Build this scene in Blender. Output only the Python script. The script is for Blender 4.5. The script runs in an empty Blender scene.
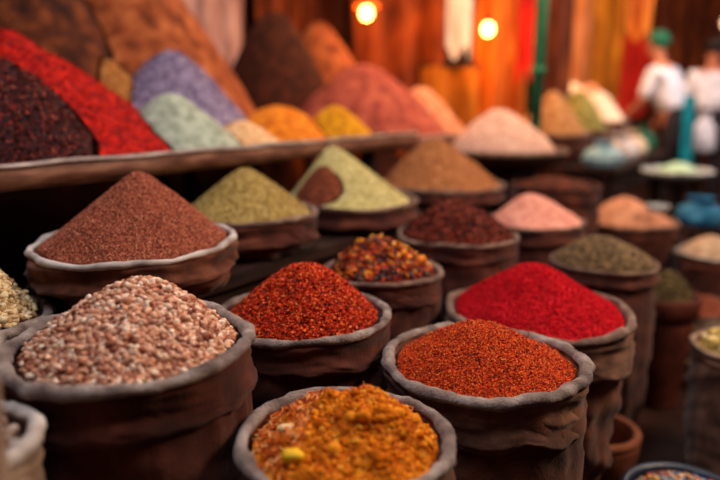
import bpy, bmesh, math
import numpy as np
from mathutils import Vector

PI = math.pi
COL = bpy.context.scene.collection
rng = np.random.default_rng(11)

# ------------------------------------------------------------------ stall axes
# s runs along the spice stall (away from the viewer), t runs across it towards the aisle
ANG = math.radians(34.0)
SA, CA = math.sin(ANG), math.cos(ANG)
def st(s, t):
    return (s * SA + t * CA, s * CA - t * SA)
STALL_ROT = PI / 2 - ANG            # z rotation that turns local x into the s axis

# ------------------------------------------------------------------ colour / material helpers
def lin(h):
    h = h.lstrip('#')
    out = []
    for i in (0, 2, 4):
        c = int(h[i:i + 2], 16) / 255
        out.append(c / 12.92 if c <= .04045 else ((c + .055) / 1.055) ** 2.4)
    return (*out, 1.0)

def new_mat(name):
    m = bpy.data.materials.new(name); m.use_nodes = True
    nt = m.node_tree
    b = nt.nodes['Principled BSDF']
    return m, nt, b

def ramp(nt, cols, interp='LINEAR', lo=0.0, hi=1.0):
    r = nt.nodes.new('ShaderNodeValToRGB')
    r.color_ramp.interpolation = interp
    n = len(cols)
    els = r.color_ramp.elements
    while len(els) < n: els.new(.5)
    for i, c in enumerate(cols):
        k = i / n if interp == 'CONSTANT' else (i / (n - 1) if n > 1 else 0)
        els[i].position = lo + (hi - lo) * k
        els[i].color = lin(c)
    return r

def noise_mat(name, cols, scale=30, rough=.9, bump=.0, bscale=200, bdist=.004, detail=4, lo=.3, hi=.7, stretch=None, sheen=0.0, spec=.2):
    m, nt, b = new_mat(name)
    tc = nt.nodes.new('ShaderNodeTexCoord')
    src = tc.outputs['Object']
    if stretch:
        mp = nt.nodes.new('ShaderNodeMapping'); mp.inputs['Scale'].default_value = stretch
        nt.links.new(src, mp.inputs['Vector']); src = mp.outputs['Vector']
    n = nt.nodes.new('ShaderNodeTexNoise'); n.inputs['Scale'].default_value = scale; n.inputs['Detail'].default_value = detail
    nt.links.new(src, n.inputs['Vector'])
    r = ramp(nt, cols, lo=lo, hi=hi)
    nt.links.new(n.outputs['Fac'], r.inputs['Fac'])
    nt.links.new(r.outputs['Color'], b.inputs['Base Color'])
    b.inputs['Roughness'].default_value = rough
    b.inputs['Specular IOR Level'].default_value = spec
    if sheen: b.inputs['Sheen Weight'].default_value = sheen
    if bump:
        n2 = nt.nodes.new('ShaderNodeTexNoise'); n2.inputs['Scale'].default_value = bscale; n2.inputs['Detail'].default_value = 6
        nt.links.new(src, n2.inputs['Vector'])
        bp = nt.nodes.new('ShaderNodeBump'); bp.inputs['Strength'].default_value = bump; bp.inputs['Distance'].default_value = bdist
        nt.links.new(n2.outputs['Fac'], bp.inputs['Height'])
        nt.links.new(bp.outputs['Normal'], b.inputs['Normal'])
    return m

def grain_mat(name, cols, rough=.75, spec=.25, speck=0):
    """each loose grain takes its own colour from the list"""
    m, nt, b = new_mat(name)
    g = nt.nodes.new('ShaderNodeNewGeometry')
    r = ramp(nt, cols, 'CONSTANT')
    nt.links.new(g.outputs['Random Per Island'], r.inputs['Fac'])
    out = r.outputs['Color']
    if speck:
        tc = nt.nodes.new('ShaderNodeTexCoord')
        n = nt.nodes.new('ShaderNodeTexNoise'); n.inputs['Scale'].default_value = speck; n.inputs['Detail'].default_value = 3
        nt.links.new(tc.outputs['Object'], n.inputs['Vector'])
        mr = nt.nodes.new('ShaderNodeMapRange'); mr.inputs['From Min'].default_value = .3; mr.inputs['From Max'].default_value = .7
        mr.inputs['To Min'].default_value = .6; mr.inputs['To Max'].default_value = 1.15
        nt.links.new(n.outputs['Fac'], mr.inputs['Value'])
        mx = nt.nodes.new('ShaderNodeVectorMath'); mx.operation = 'SCALE'
        nt.links.new(out, mx.inputs[0]); nt.links.new(mr.outputs['Result'], mx.inputs['Scale'])
        out = mx.outputs['Vector']
    nt.links.new(out, b.inputs['Base Color'])
    b.inputs['Roughness'].default_value = rough
    b.inputs['Specular IOR Level'].default_value = spec
    return m

def emit_mat(name, col, strength):
    m, nt, b = new_mat(name)
    b.inputs['Base Color'].default_value = lin(col)
    b.inputs['Emission Color'].default_value = lin(col)
    b.inputs['Emission Strength'].default_value = strength
    return m

# ------------------------------------------------------------------ mesh helpers
def link(o, parent=None):
    COL.objects.link(o)
    if parent is not None: o.parent = parent
    return o

def mesh_obj(name, V, groups, parent=None, smooth=True):
    """groups: list of (faces ndarray (n,k), material)"""
    me = bpy.data.meshes.new(name)
    V = np.asarray(V, dtype=np.float32)
    me.vertices.add(len(V)); me.vertices.foreach_set('co', V.ravel())
    loops, starts, mats, base = [], [], [], 0
    for mi, (F, m) in enumerate(groups):
        me.materials.append(m)
        F = np.asarray(F, dtype=np.int32)
        if len(F) == 0: continue
        k = F.shape[1]
        loops.append(F.ravel()); starts.append(base + np.arange(len(F)) * k)
        mats.append(np.full(len(F), mi, dtype=np.int32)); base += F.size
    loops = np.concatenate(loops); starts = np.concatenate(starts); mats = np.concatenate(mats)
    me.loops.add(len(loops)); me.loops.foreach_set('vertex_index', loops.astype(np.int32))
    me.polygons.add(len(starts)); me.polygons.foreach_set('loop_start', starts.astype(np.int32))
    me.polygons.foreach_set('material_index', mats)
    me.polygons.foreach_set('use_smooth', np.full(len(starts), smooth, dtype=bool))
    me.update(calc_edges=True); me.validate()
    return link(bpy.data.objects.new(name, me), parent)

def bm_obj(name, bm, mat, parent=None, smooth=False):
    me = bpy.data.meshes.new(name); bm.to_mesh(me); bm.free()
    me.materials.append(mat)
    if smooth:
        me.polygons.foreach_set('use_smooth', np.ones(len(me.polygons), dtype=bool))
    return link(bpy.data.objects.new(name, me), parent)

def tag(o, label=None, cat=None, group=None, kind=None):
    if label: o['label'] = label
    if cat: o['category'] = cat
    if group: o['group'] = group
    if kind: o['kind'] = kind
    return o

def thing(name, label, cat, loc=(0, 0, 0), rz=0, group=None):
    o = bpy.data.objects.new(name, None); COL.objects.link(o)
    o.location = loc; o.rotation_euler = (0, 0, rz); o.empty_display_size = .05
    return tag(o, label, cat, group)

def box_bm(size, loc=(0, 0, 0), bevel=.006, cuts=0, warp=0.0, seed=0, bm=None):
    own = bm or bmesh.new()
    b2 = bmesh.new()
    bmesh.ops.create_cube(b2, size=1)
    for v in b2.verts: v.co = Vector((v.co.x * size[0], v.co.y * size[1], v.co.z * size[2]))
    if bevel: bmesh.ops.bevel(b2, geom=b2.edges[:], offset=bevel, segments=2, affect='EDGES')
    if cuts: bmesh.ops.subdivide_edges(b2, edges=[e for e in b2.edges if e.calc_length() > max(size) * .3], cuts=cuts, use_grid_fill=True)
    if warp:
        for v in b2.verts:
            n = fbm(np.array([v.co.x * 9 + seed]), np.array([v.co.y * 9 + v.co.z * 13]), seed)[0] - .5
            v.co.z += warp * n; v.co.y += warp * .7 * n
    for v in b2.verts: v.co += Vector(loc)
    me = bpy.data.meshes.new('tmp'); b2.to_mesh(me); b2.free()
    own.from_mesh(me); bpy.data.meshes.remove(me)
    return own

# ------------------------------------------------------------------ vector noise
def _hash(ix, iy, seed):
    h = (ix.astype(np.int64) * 374761393 + iy.astype(np.int64) * 668265263 + seed * 1442695041) & 0xFFFFFFFF
    h = ((h ^ (h >> 13)) * 1274126177) & 0xFFFFFFFF
    h = h ^ (h >> 16)
    return (h & 0xFFFF) / 65535.0

def vnoise(x, y, seed=0):
    ix, iy = np.floor(x), np.floor(y)
    fx, fy = x - ix, y - iy
    fx = fx * fx * (3 - 2 * fx); fy = fy * fy * (3 - 2 * fy)
    a = _hash(ix, iy, seed); b = _hash(ix + 1, iy, seed); c = _hash(ix, iy + 1, seed); d = _hash(ix + 1, iy + 1, seed)
    return (a * (1 - fx) + b * fx) * (1 - fy) + (c * (1 - fx) + d * fx) * fy

def fbm(x, y, seed=0, octs=3):
    s, a, t = 0, 1.0, 0
    for k in range(octs):
        s = s + a * vnoise(x * 2 ** k, y * 2 ** k, seed + 17 * k); t += a; a *= .5
    return s / t

def ring_noise(th, freq, seed):
    """periodic noise around a ring, -0.5 .. 0.5"""
    return fbm(np.cos(th) * freq + 31.7, np.sin(th) * freq + 11.3, seed) - .5

def grid_faces(nv, nu, wrap=True):
    i = np.arange(nv - 1)[:, None]; j = np.arange(nu if wrap else nu - 1)[None, :]
    j2 = (j + 1) % nu
    return np.stack([np.broadcast_to(i * nu + j, (nv - 1, j.shape[1])), np.broadcast_to(i * nu + j2, (nv - 1, j.shape[1])),
                     np.broadcast_to((i + 1) * nu + j2, (nv - 1, j.shape[1])), np.broadcast_to((i + 1) * nu + j, (nv - 1, j.shape[1]))], -1).reshape(-1, 4)

# ------------------------------------------------------------------ materials
M = {}
M['sack_maroon'] = noise_mat('maroon_sackcloth', ['#2c120d', '#4a2118', '#653425'], 14, .95, .35, 160, .004, sheen=.1)
M['sack_brown'] = noise_mat('brown_sackcloth', ['#33180f', '#5a2f1f', '#7f4a33'], 14, .95, .35, 160, .004, sheen=.1)
M['sack_grey'] = noise_mat('grey_brown_sackcloth', ['#3a221b', '#5f3c2e', '#835c48'], 14, .95, .35, 160, .004, sheen=.1)
M['sack_cream'] = noise_mat('cream_sackcloth', ['#6e584a', '#8c7464', '#ac9684'], 14, .95, .3, 160, .004)
M['hem_grey'] = noise_mat('dusty_grey_hem', ['#4e3e39', '#7e6c65', '#a99a92'], 22, .95, .9, 240, .004, sheen=.15)
M['hem_light'] = noise_mat('pale_dusty_hem', ['#8d7f78', '#b0a39b', '#cbc0b8'], 22, .95, .3, 120, .003)
M['hem_brown'] = noise_mat('dusty_brown_hem', ['#4a332b', '#6d5145', '#8f7565'], 22, .95, .9, 240, .004, sheen=.15)
M['wood_dark'] = noise_mat('dark_stained_wood', ['#180d0a', '#2a1711', '#3a2118'], 9, .7, .2, 60, .003, stretch=(1, 8, 8))
M['wood_tray'] = noise_mat('weathered_tray_wood', ['#4a2c22', '#6b4434', '#8d6550'], 7, .85, .4, 70, .004, stretch=(1.2, 6, 6))
M['wood_lip'] = noise_mat('dusty_worn_wood_edge', ['#6d5a50', '#94817a', '#b5a59c'], 16, .9, .3, 90, .003, stretch=(1, 4, 4))
M['terracotta'] = noise_mat('terracotta', ['#36140e', '#4e2016', '#653024'], 10, .8, .15, 80, .003)
M['terracotta_dusty'] = noise_mat('dusty_terracotta', ['#5c3020', '#7c4630', '#966048'], 10, .85, .15, 80, .003)
M['steel'] = noise_mat('dull_steel', ['#8f959a', '#b3b8bc', '#d0d4d8'], 8, .4)
M['blue_glaze'] = noise_mat('blue_glazed_clay', ['#16202e', '#26344a', '#3c4f6a'], 12, .4, spec=.5)

# ------------------------------------------------------------------ grains
def tpl_octa():
    V = np.array([[1, 0, 0], [-1, 0, 0], [0, 1, 0], [0, -1, 0], [0, 0, 1], [0, 0, -1]], float)
    F = np.array([[0, 2, 4], [2, 1, 4], [1, 3, 4], [3, 0, 4], [2, 0, 5], [1, 2, 5], [3, 1, 5], [0, 3, 5]])
    return V, F

def tpl_flake():
    V = np.array([[1, .1, .1], [.2, .8, -.12], [-.9, .35, .15], [-.6, -.7, -.1], [.5, -.8, .12], [0, 0, .22], [0, 0, -.18]], float)
    F = []
    for i in range(5):
        F.append([i, (i + 1) % 5, 5]); F.append([(i + 1) % 5, i, 6])
    return V, np.array(F)

def tpl_ball(nu, nv, fn=None):
    V = [[0, 0, 1]]
    for i in range(1, nv):
        a = PI * i / nv
        for j in range(nu):
            b = 2 * PI * j / nu
            V.append([math.sin(a) * math.cos(b), math.sin(a) * math.sin(b), math.cos(a)])
    V.append([0, 0, -1])
    V = np.array(V); F = []
    for j in range(nu):
        F.append([0, 1 + j, 1 + (j + 1) % nu])
        for i in range(nv - 2):
            a, b = 1 + i * nu + j, 1 + i * nu + (j + 1) % nu
            F.append([a, a + nu, b]); F.append([b, a + nu, b + nu])
        F.append([len(V) - 1, 1 + (nv - 2) * nu + (j + 1) % nu, 1 + (nv - 2) * nu + j])
    if fn is not None: V = fn(V)
    return V, np.array(F)

def bean_shape(V):
    V = V * np.array([1.0, .72, .58])
    V[:, 1] -= .16 * (1 - V[:, 0] ** 2) - .08      # kidney bend
    V[:, 1] += .10 * V[:, 0] ** 2
    return V

def lump_shape(V):
    n = fbm(V[:, 0] * 2 + 5, V[:, 1] * 2 + V[:, 2] * 1.7, 5) - .5
    return V * (1 + .7 * n)[:, None]

def tpl_sliver():
    V = np.array([[-1, 0, 0], [-.3, .16, .05], [-.3, -.1, .12], [-.3, 0, -.14], [.4, .2, .1], [.4, -.1, .16], [.4, .03, -.08], [1, .12, .05]], float)
    F = [[0, 2, 1], [0, 3, 2], [0, 1, 3], [1, 2, 5], [1, 5, 4], [2, 3, 6], [2, 6, 5], [3, 1, 4], [3, 4, 6], [4, 5, 7], [5, 6, 7], [6, 4, 7]]
    return V, np.array(F)

def tpl_slice():
    V = [[0, 0, .12], [0, 0, -.12]]; F = []
    n = 9
    for j in range(n):
        b = 2 * PI * j / n
        r = 1 + .1 * math.sin(2 * b)
        V.append([r * math.cos(b), .8 * r * math.sin(b), .2 * math.cos(b) ** 2])
    for j in range(n):
        a, b = 2 + j, 2 + (j + 1) % n
        F.append([0, a, b]); F.append([1, b, a])
    return np.array(V), np.array(F)

TPL = dict(octa=tpl_octa(), flake=tpl_flake(), bean=tpl_ball(9, 6, bean_shape), corn=tpl_ball(7, 5), lump=tpl_ball(9, 7, lump_shape), sliver=tpl_sliver(), slice=tpl_slice())

def quat_mats(q):
    w, x, y, z = q.T
    return np.stack([1 - 2 * (y * y + z * z), 2 * (x * y - z * w), 2 * (x * z + y * w),
                     2 * (x * y + z * w), 1 - 2 * (x * x + z * z), 2 * (y * z - x * w),
                     2 * (x * z - y * w), 2 * (y * z + x * w), 1 - 2 * (x * x + y * y)], -1).reshape(-1, 3, 3)

def scatter_mesh(P, Nn, tpl, size, jit=.35, flat=.5, aspect=(1, 1, 1)):
    """copies of one grain on points P; flat=1 lies along the surface, 0 tumbles freely"""
    V, F = TPL[tpl]
    n = len(P)
    q = rng.normal(size=(n, 4)); q /= np.linalg.norm(q, axis=1)[:, None]
    R0 = quat_mats(q)
    z = Nn / np.linalg.norm(Nn, axis=1)[:, None]
    a = rng.uniform(0, 2 * PI, n)
    h = np.stack([np.cos(a), np.sin(a), np.zeros(n)], -1)
    z = z * flat + R0[:, :, 2] * (1 - flat)
    z /= np.linalg.norm(z, axis=1)[:, None] + 1e-9
    x = h - (h * z).sum(1)[:, None] * z; x /= np.linalg.norm(x, axis=1)[:, None] + 1e-9
    y = np.cross(z, x)
    R = np.stack([x, y, z], -1)
    s = size * (1 + jit * rng.uniform(-1, 1, n))
    sc = s[:, None] * np.array(aspect)[None, :] * (1 + .2 * rng.uniform(-1, 1, (n, 3)))
    W = np.einsum('nij,nvj->nvi', R, V[None] * sc[:, None, :]) + P[:, None, :]
    FF = (F[None] + (np.arange(n) * len(V))[:, None, None]).reshape(-1, 3)
    return W.reshape(-1, 3), FF

# ------------------------------------------------------------------ heaps
class Heap:
    """a poured heap: R base radius, h height, off = peak offset, q = slope shape (1 cone, >1 hollow flank), tip = rounding"""
    def __init__(s, x, y, z, R, h, off=(0, 0), q=1.0, tip=.12, amp=.01, nsc=9, seed=1, rimz=None, rimr=None, fine=.0, ell=0.0, lump=0.0, rot=0.0, edge=.75):
        s.__dict__.update(locals()); s.rivals = []
    def bound(s, ux, uy):
        # distance from the peak to the base circle along a direction
        ox, oy = s.off
        b = ox * ux + oy * uy; c = ox * ox + oy * oy - s.R ** 2
        d = -b + np.sqrt(np.maximum(b * b - c, 1e-9))
        if s.rimr is not None:
            th = np.arctan2(oy + uy * d, ox + ux * d); d = d * s.rimr(th)
        return d
    def local(s, lx, ly):
        ox, oy = s.off
        dx, dy = lx - ox, ly - oy
        r = np.hypot(dx, dy) + 1e-9
        rho = r / s.bound(dx / r, dy / r)
        p = np.clip(1 - (np.sqrt(rho ** 2 + s.tip ** 2) - s.tip) / (math.sqrt(1 + s.tip ** 2) - s.tip), 0, 1)
        z = s.h * p ** s.q
        w = np.clip((1.0 - rho) / .12, 0, 1)
        n = fbm(lx * s.nsc + 7, ly * s.nsc + 3, s.seed, 4) - .5
        z = z + s.amp * 2 * n * (s.edge * w + 1 - s.edge)
        if s.fine: z = z + s.fine * 2 * (fbm(lx * 130, ly * 130, s.seed + 5, 2) - .5) * w
        if s.lump:
            f = fbm(lx * 34, ly * 34, s.seed + 9, 2); z = z + s.lump * np.clip(f - .5, 0, 1) * 3 * w
        if s.rimz is not None: z = z + s.rimz(np.arctan2(ly, lx)) * np.clip(rho, 0, 1) ** 2
        return np.where(rho > 1.0001, -1.0, z), rho
    def wz(s, X, Y):
        z, rho = s.local(X - s.x, Y - s.y)
        return np.where(rho > 1.0001, -1.0, z + s.z)
    def build(s, name, mat, parent=None, nr=70, nu=130, skirt=.02):
        th = np.linspace(0, 2 * PI, nu, endpoint=False)
        rho = np.linspace(0.004, 1, nr)
        d = s.bound(np.cos(th), np.sin(th))
        lx = s.off[0] + rho[:, None] * d * np.cos(th); ly = s.off[1] + rho[:, None] * d * np.sin(th)
        z, _ = s.local(lx, ly)
        V = np.stack([lx, ly, z], -1)
        F = grid_faces(nr, nu)
        keep = np.ones(len(F), bool)
        if s.rivals:
            own = (z + s.z).ravel(); X = (lx + s.x).ravel(); Y = (ly + s.y).ravel()
            ok = np.ones(len(own), bool)
            for r in s.rivals: ok &= own >= r.wz(X, Y) + .0025
            keep = ok[F].all(1)
        sk = V[-1].copy(); sk[:, 0] *= .985; sk[:, 1] *= .985; sk[:, 2] -= skirt
        n0 = nr * nu
        V = np.concatenate([V.reshape(-1, 3), sk])
        j = np.arange(nu); j2 = (j + 1) % nu
        S = np.stack([(nr - 1) * nu + j, (nr - 1) * nu + j2, n0 + j2, n0 + j], -1)
        if s.rivals: S = S[ok[S[:, :2]].all(1)]
        cap = np.array([[0] * 3])
        T = np.stack([j[1:-1] * 0, j[1:-1], j[2:] if nu > 2 else j], -1)   # closes the tiny hole at the peak
        V[0:nu, :] = V[0:nu, :]
        o = mesh_obj(name, V, [(np.concatenate([F[keep], S]), mat)], parent)
        if parent is None: o.location = (s.x, s.y, s.z)
        return o
    def sample(s, n, rmax=.97, face=None, even=False):
        """points on the heap surface (local) and normals"""
        if even:
            a = math.sqrt(2 * PI * s.R ** 2 / (n * math.sqrt(3)) * 1.0)
            g = np.arange(-s.R, s.R, a)
            gx, gy = np.meshgrid(g, np.arange(-s.R, s.R, a * .866)); gx = gx + (np.arange(gx.shape[0])[:, None] % 2) * a * .5
            px, py = gx.ravel(), gy.ravel()
            px = px + rng.uniform(-.38, .38, len(px)) * a; py = py + rng.uniform(-.38, .38, len(py)) * a
        else:
            r = s.R * np.sqrt(rng.uniform(0, 1, n)); t = rng.uniform(0, 2 * PI, n)
            px, py = r * np.cos(t), r * np.sin(t)
        z, rho = s.local(px, py)
        k = rho < rmax
        if face is not None: k &= face(px, py)
        if s.rivals:
            for r in s.rivals: k &= (z + s.z) > r.wz(px + s.x, py + s.y) + .010
        px, py, z = px[k], py[k], z[k]
        e = .004
        zx = s.local(px + e, py)[0] - s.local(px - e, py)[0]; zy = s.local(px, py + e)[0] - s.local(px, py - e)[0]
        zx = np.clip(zx, -2 * e * 1.5, 2 * e * 1.5); zy = np.clip(zy, -2 * e * 1.5, 2 * e * 1.5)
        N = np.stack([-zx / (2 * e), -zy / (2 * e), np.ones_like(zx)], -1)
        return np.stack([px, py, z], -1), N
    def grains(s, name, parent, mat, n, tpl, size, jit=.35, flat=.5, lift=.2, rmax=.96, aspect=(1, 1, 1), face=None, even=False, smooth=False):
        P, N = s.sample(n, rmax, face, even)
        Nn = N / np.linalg.norm(N, axis=1)[:, None]
        P = P + Nn * size * lift * rng.uniform(-1, 1.4, len(P))[:, None]
        V, F = scatter_mesh(P, N, tpl, size, jit, flat, aspect)
        o = mesh_obj(name, V, [(F, mat)], parent, smooth)
        o['kind'] = 'stuff'
        return o

def mound(h, label, cat, mat, name='spice_mound', **k):
    return tag(h.build(name, mat, **k), label, cat)

# ------------------------------------------------------------------ sacks
class Sack:
    """open cloth sack: rolled hem at zr, turned-down cuff, bulging body down to z0"""
    def __init__(s, name, label, x, y, z0, zr, R, body='sack_maroon', hem='hem_grey', cuff=None, hemr=.055, cuffh=.36, sag=.012, bottom=.8, belly=.97,
                 seed=1, folds=.014, tilt=(0, 0), cat='sack', nu=150, rise=1.5):
        s.x, s.y, s.z0, s.zr, s.R, s.seed = x, y, z0, zr, R, seed
        s.sag = sag; s.hr = hemr * R
        th = np.linspace(0, 2 * PI, nu, endpoint=False)
        s.rimz = lambda t: 2.4 * s.sag * ring_noise(t, 1.3, s.seed) + .8 * s.sag * ring_noise(t, 5, s.seed + 2) + tilt[0] * np.cos(t) + tilt[1] * np.sin(t)
        s.rimr = lambda t: 1 + .075 * (ring_noise(t, 1.7, s.seed + 3)) + .02 * ring_noise(t, 6, s.seed + 5)
        rz, rr = s.rimz(th), s.rimr(th)
        root = thing(name, label, cat, (x, y, z0)); s.root = root
        H = zr - z0
        hr = s.hr
        ch = min(cuffh * R, H * .75)
        # body: outer wall, under the cuff, then lining on the inside
        prof = []
        nb = 34
        top = H - ch * .45
        for i in range(nb):
            v = i / (nb - 1)
            r = bottom + (belly - bottom) * math.sin(min(1, v * rise) * PI / 2)
            if v < .06: r *= .93 + .07 * math.sqrt(v / .06)
            r += (.925 - r) * max(0, (v - .8) / .2) ** 2
            prof.append((r, v * top, 1.0))
        prof += [(.925, H - hr * .6, .3), (.905, H - hr * .4, .2), (.90, H - hr * 1.5, .1), (.895, H - min(.3 * R, H * .6), .0)]
        prof = [(.02, 0, 0), (bottom * .85, 0.0, 0)] + prof
        P = np.array(prof)
        zz = P[:, 1][:, None] + (rz[None, :] * np.clip(P[:, 1] / H, 0, 1)[:, None] ** 2)
        f = (fbm(np.cos(th)[None] * 2.2 + 9 + zz * 3, np.sin(th)[None] * 2.2 + zz * 38 * .2 / R * .6, seed, 3) - .5) * folds / .01 * .012 * 2
        g = (fbm(th[None] * 0 + np.cos(th)[None] * 6 + 3, np.sin(th)[None] * 6 + zz * 4, seed + 8, 2) - .5) * folds * .9
        rad = R * P[:, 0][:, None] * rr[None] + (f + g) * P[:, 2][:, None] * (R / .2)
        rad[0:2] = R * P[0:2, 0][:, None]
        rad[:2 + nb] = np.minimum(rad[:2 + nb], R * .985)
        V = np.stack([rad * np.cos(th), rad * np.sin(th), zz], -1).reshape(-1, 3)
        s.body = mesh_obj('sack_body', V, [(grid_faces(len(prof), nu), M[body])], root)
        # cuff: the turned-down collar
        if ch > 0:
            c = [(.935, -.25 * hr), (.965, -.5 * hr), (.985, -.10 * ch - .5 * hr), (.975, -.28 * ch), (.962, -.46 * ch), (.978, -.62 * ch), (1.0, -.78 * ch), (1.005, -.88 * ch),
                 (.995, -.96 * ch), (.965, -1.0 * ch), (.935, -.97 * ch), (.925, -.85 * ch)]
            C = np.array(c)
            # smooth the profile
            tt = np.linspace(0, len(c) - 1, 40); C = np.stack([np.interp(tt, np.arange(len(c)), C[:, k]) for k in (0, 1)], -1)
            for _ in range(2): C[1:-1] = (C[:-2] + 2 * C[1:-1] + C[2:]) / 4
            wob = 1 + .55 * ring_noise(th, 1.8, seed + 21)
            zz = H + rz[None] + C[:, 1][:, None] * wob[None]
            f = (fbm(np.cos(th)[None] * 2.0 + 4, np.sin(th)[None] * 2.0 + C[:, 1][:, None] / R * 9, seed + 30, 3) - .5) * folds * 1.5
            rad = R * C[:, 0][:, None] * rr[None] * .985 + f * (R / .2) * np.sin(np.linspace(0.1, PI * .9, len(C)))[:, None]
            V = np.stack([rad * np.cos(th), rad * np.sin(th), zz], -1).reshape(-1, 3)
            par = s.cuff = mesh_obj('cuff', V, [(grid_faces(len(C), nu), M[cuff or body])], root)
        else:
            par = s.body
        # hem: thick rolled edge
        nk = 12
        ph = np.linspace(0, 2 * PI, nk, endpoint=False)
        thick = 1 + .8 * ring_noise(th, 3.0, seed + 40) + .45 * ring_noise(th, 11.0, seed + 44)
        cr = R * .945 * rr
        bumps = 1 + .34 * (fbm(th[None] * 9 % 1000, ph[:, None] * 1.3, seed + 50, 2) - .5)
        rad = cr[None] + hr * np.cos(ph)[:, None] * thick[None] * bumps
        zz = H + rz[None] + hr * .85 * np.sin(ph)[:, None] * thick[None] * bumps
        V = np.stack([rad * np.cos(th), rad * np.sin(th), zz], -1).reshape(-1, 3)
        i = np.arange(nk)[:, None]; j = np.arange(nu)[None]
        i2 = (i + 1) % nk; j2 = (j + 1) % nu
        F = np.stack([i * nu + j, i * nu + j2, i2 * nu + j2, i2 * nu + j], -1).reshape(-1, 4)
        s.hem = mesh_obj('hem', V, [(F, M[hem])], par)
    def heap(s, h, drop=.006, fill=None, **k):
        rim = lambda t: s.rimz(t)
        return Heap(s.x, s.y, s.zr - drop, s.R * (fill or (.935 - s.hr / s.R * 1.4)), h, rimz=rim, rimr=s.rimr, **k)

def add_mound(sk, label, mat, h, name='spice_mound', cat='spice mound', nr=70, nu=130, **k):
    hp = sk.heap(h, **k)
    return hp, mound(hp, label, cat, mat, name=name, nr=nr, nu=nu)
# ================================================================== NEAR SACKS
# A: beans
A = Sack('bean_sack', 'large maroon cloth sack with grey rolled hem filled with pink beans', -.372, 1.0, 0, .768, .198, hem='hem_grey', seed=3, hemr=.062, cuffh=.44, sag=.009, belly=.95)
m_bean_bed = noise_mat('bean_bed', ['#1e0c08', '#3a1a10', '#54291a'], 60)  # dark colour stands in for the shaded gaps between beans
m_bean = grain_mat('pink_beans', ['#dea482', '#c88662', '#eac2a4', '#b46c4a', '#d49876', '#985236', '#e2b08c', '#c08462', '#f2d2b8', '#b87858', '#823f2a', '#d89e7c'], .5, .4, speck=160)
hA, oA = add_mound(A, 'tall mound of pinkish brown beans in the big grey hemmed sack', m_bean_bed, .104, name='bean_mound', cat='bean mound', off=(.01, .035), q=1.0, tip=.3, amp=.006, nsc=9, seed=4, drop=.012, fill=.86)
hA.grains('beans', oA, m_bean, 2700, 'bean', .0074, .22, .45, .35, .955, even=True, smooth=True)
hA.grains('upper_beans', oA, m_bean, 750, 'bean', .0074, .22, .45, .7, .93, smooth=True)

# B: curry
B = Sack('spice_sack', 'grey brown sack of lumpy golden curry powder with thick hem', -.02, .895, 0, .652, .166, body='sack_brown', hem='hem_grey', cuff='sack_grey', seed=14, hemr=.062, cuffh=.5, sag=.008)
m_curry = noise_mat('golden_curry_powder', ['#9a4006', '#d06c0e', '#e8901e'], 26, .95, .5, 150, .004, lo=.32, hi=.66)
m_curry_lump = grain_mat('curry_clumps', ['#d67210', '#e2881c', '#c4640c', '#dc7c14', '#b8580a', '#e89a30'], .95, .1, speck=120)
m_seed = grain_mat('orange_seed_husks', ['#e0702a', '#c44e14', '#ec9a50', '#9a340c', '#ecb070', '#d8641a', '#842808'], .8)
hB, oB = add_mound(B, 'golden orange curry powder mound with clumps and seed husks', m_curry, .074, off=(.028, .030), q=1.0, tip=.3, amp=.012, nsc=14, seed=8, drop=.012, fill=.85, lump=.012, fine=.002, nr=110, nu=200)
lf = lambda px, py: (px * -.75 + py * .55 + .03 * np.sin(px * 60)) < .040
rt = lambda px, py: (px * -.75 + py * .55 + .03 * np.sin(px * 60)) > .026
hB.grains('powder_clumps', oB, m_curry_lump, 1500, 'lump', .0034, .6, .3, .25, .94, face=lf, smooth=True)
hB.grains('large_clumps', oB, m_curry_lump, 70, 'lump', .0085, .4, .3, .1, .80, face=lf, smooth=True)
hB.grains('fine_clumps', oB, m_curry_lump, 5000, 'lump', .0017, .5, .3, .4, .96, face=lf)
hB.grains('seed_husks', oB, m_seed, 3600, 'sliver', .0078, .35, .35, .45, .97, face=rt)
hB.grains('loose_husks', oB, m_seed, 260, 'sliver', .006, .35, .35, .5, .97)

# C: orange chilli powder
C = Sack('spice_sack', 'greyish brown sack of coarse orange chilli powder with thick grey hem', .243, 1.19, 0, .655, .199, body='sack_brown', hem='hem_grey', cuff='sack_grey', seed=23, hemr=.058, cuffh=.5, sag=.012)
m_chil = noise_mat('orange_chilli_powder', ['#6c1404', '#ba3006', '#e0500e'], 170, .95, .6, 300, .003, lo=.35, hi=.62)
m_chil_g = grain_mat('orange_chilli_granules', ['#c83c0a', '#a82a06', '#e0581a', '#741604', '#bc340a', '#d44c10', '#4a0e04', '#e87c34'], .85)
hC, oC = add_mound(C, 'coarse orange red chilli powder mound in the thick hemmed sack', m_chil, .082, off=(-.012, .012), q=1.0, tip=.35, amp=.008, nsc=11, seed=9, drop=.01, fine=.002, nr=100, nu=180)
hC.grains('chilli_granules', oC, m_chil_g, 26000, 'octa', .0017, .5, .3, .6, .985)

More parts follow.
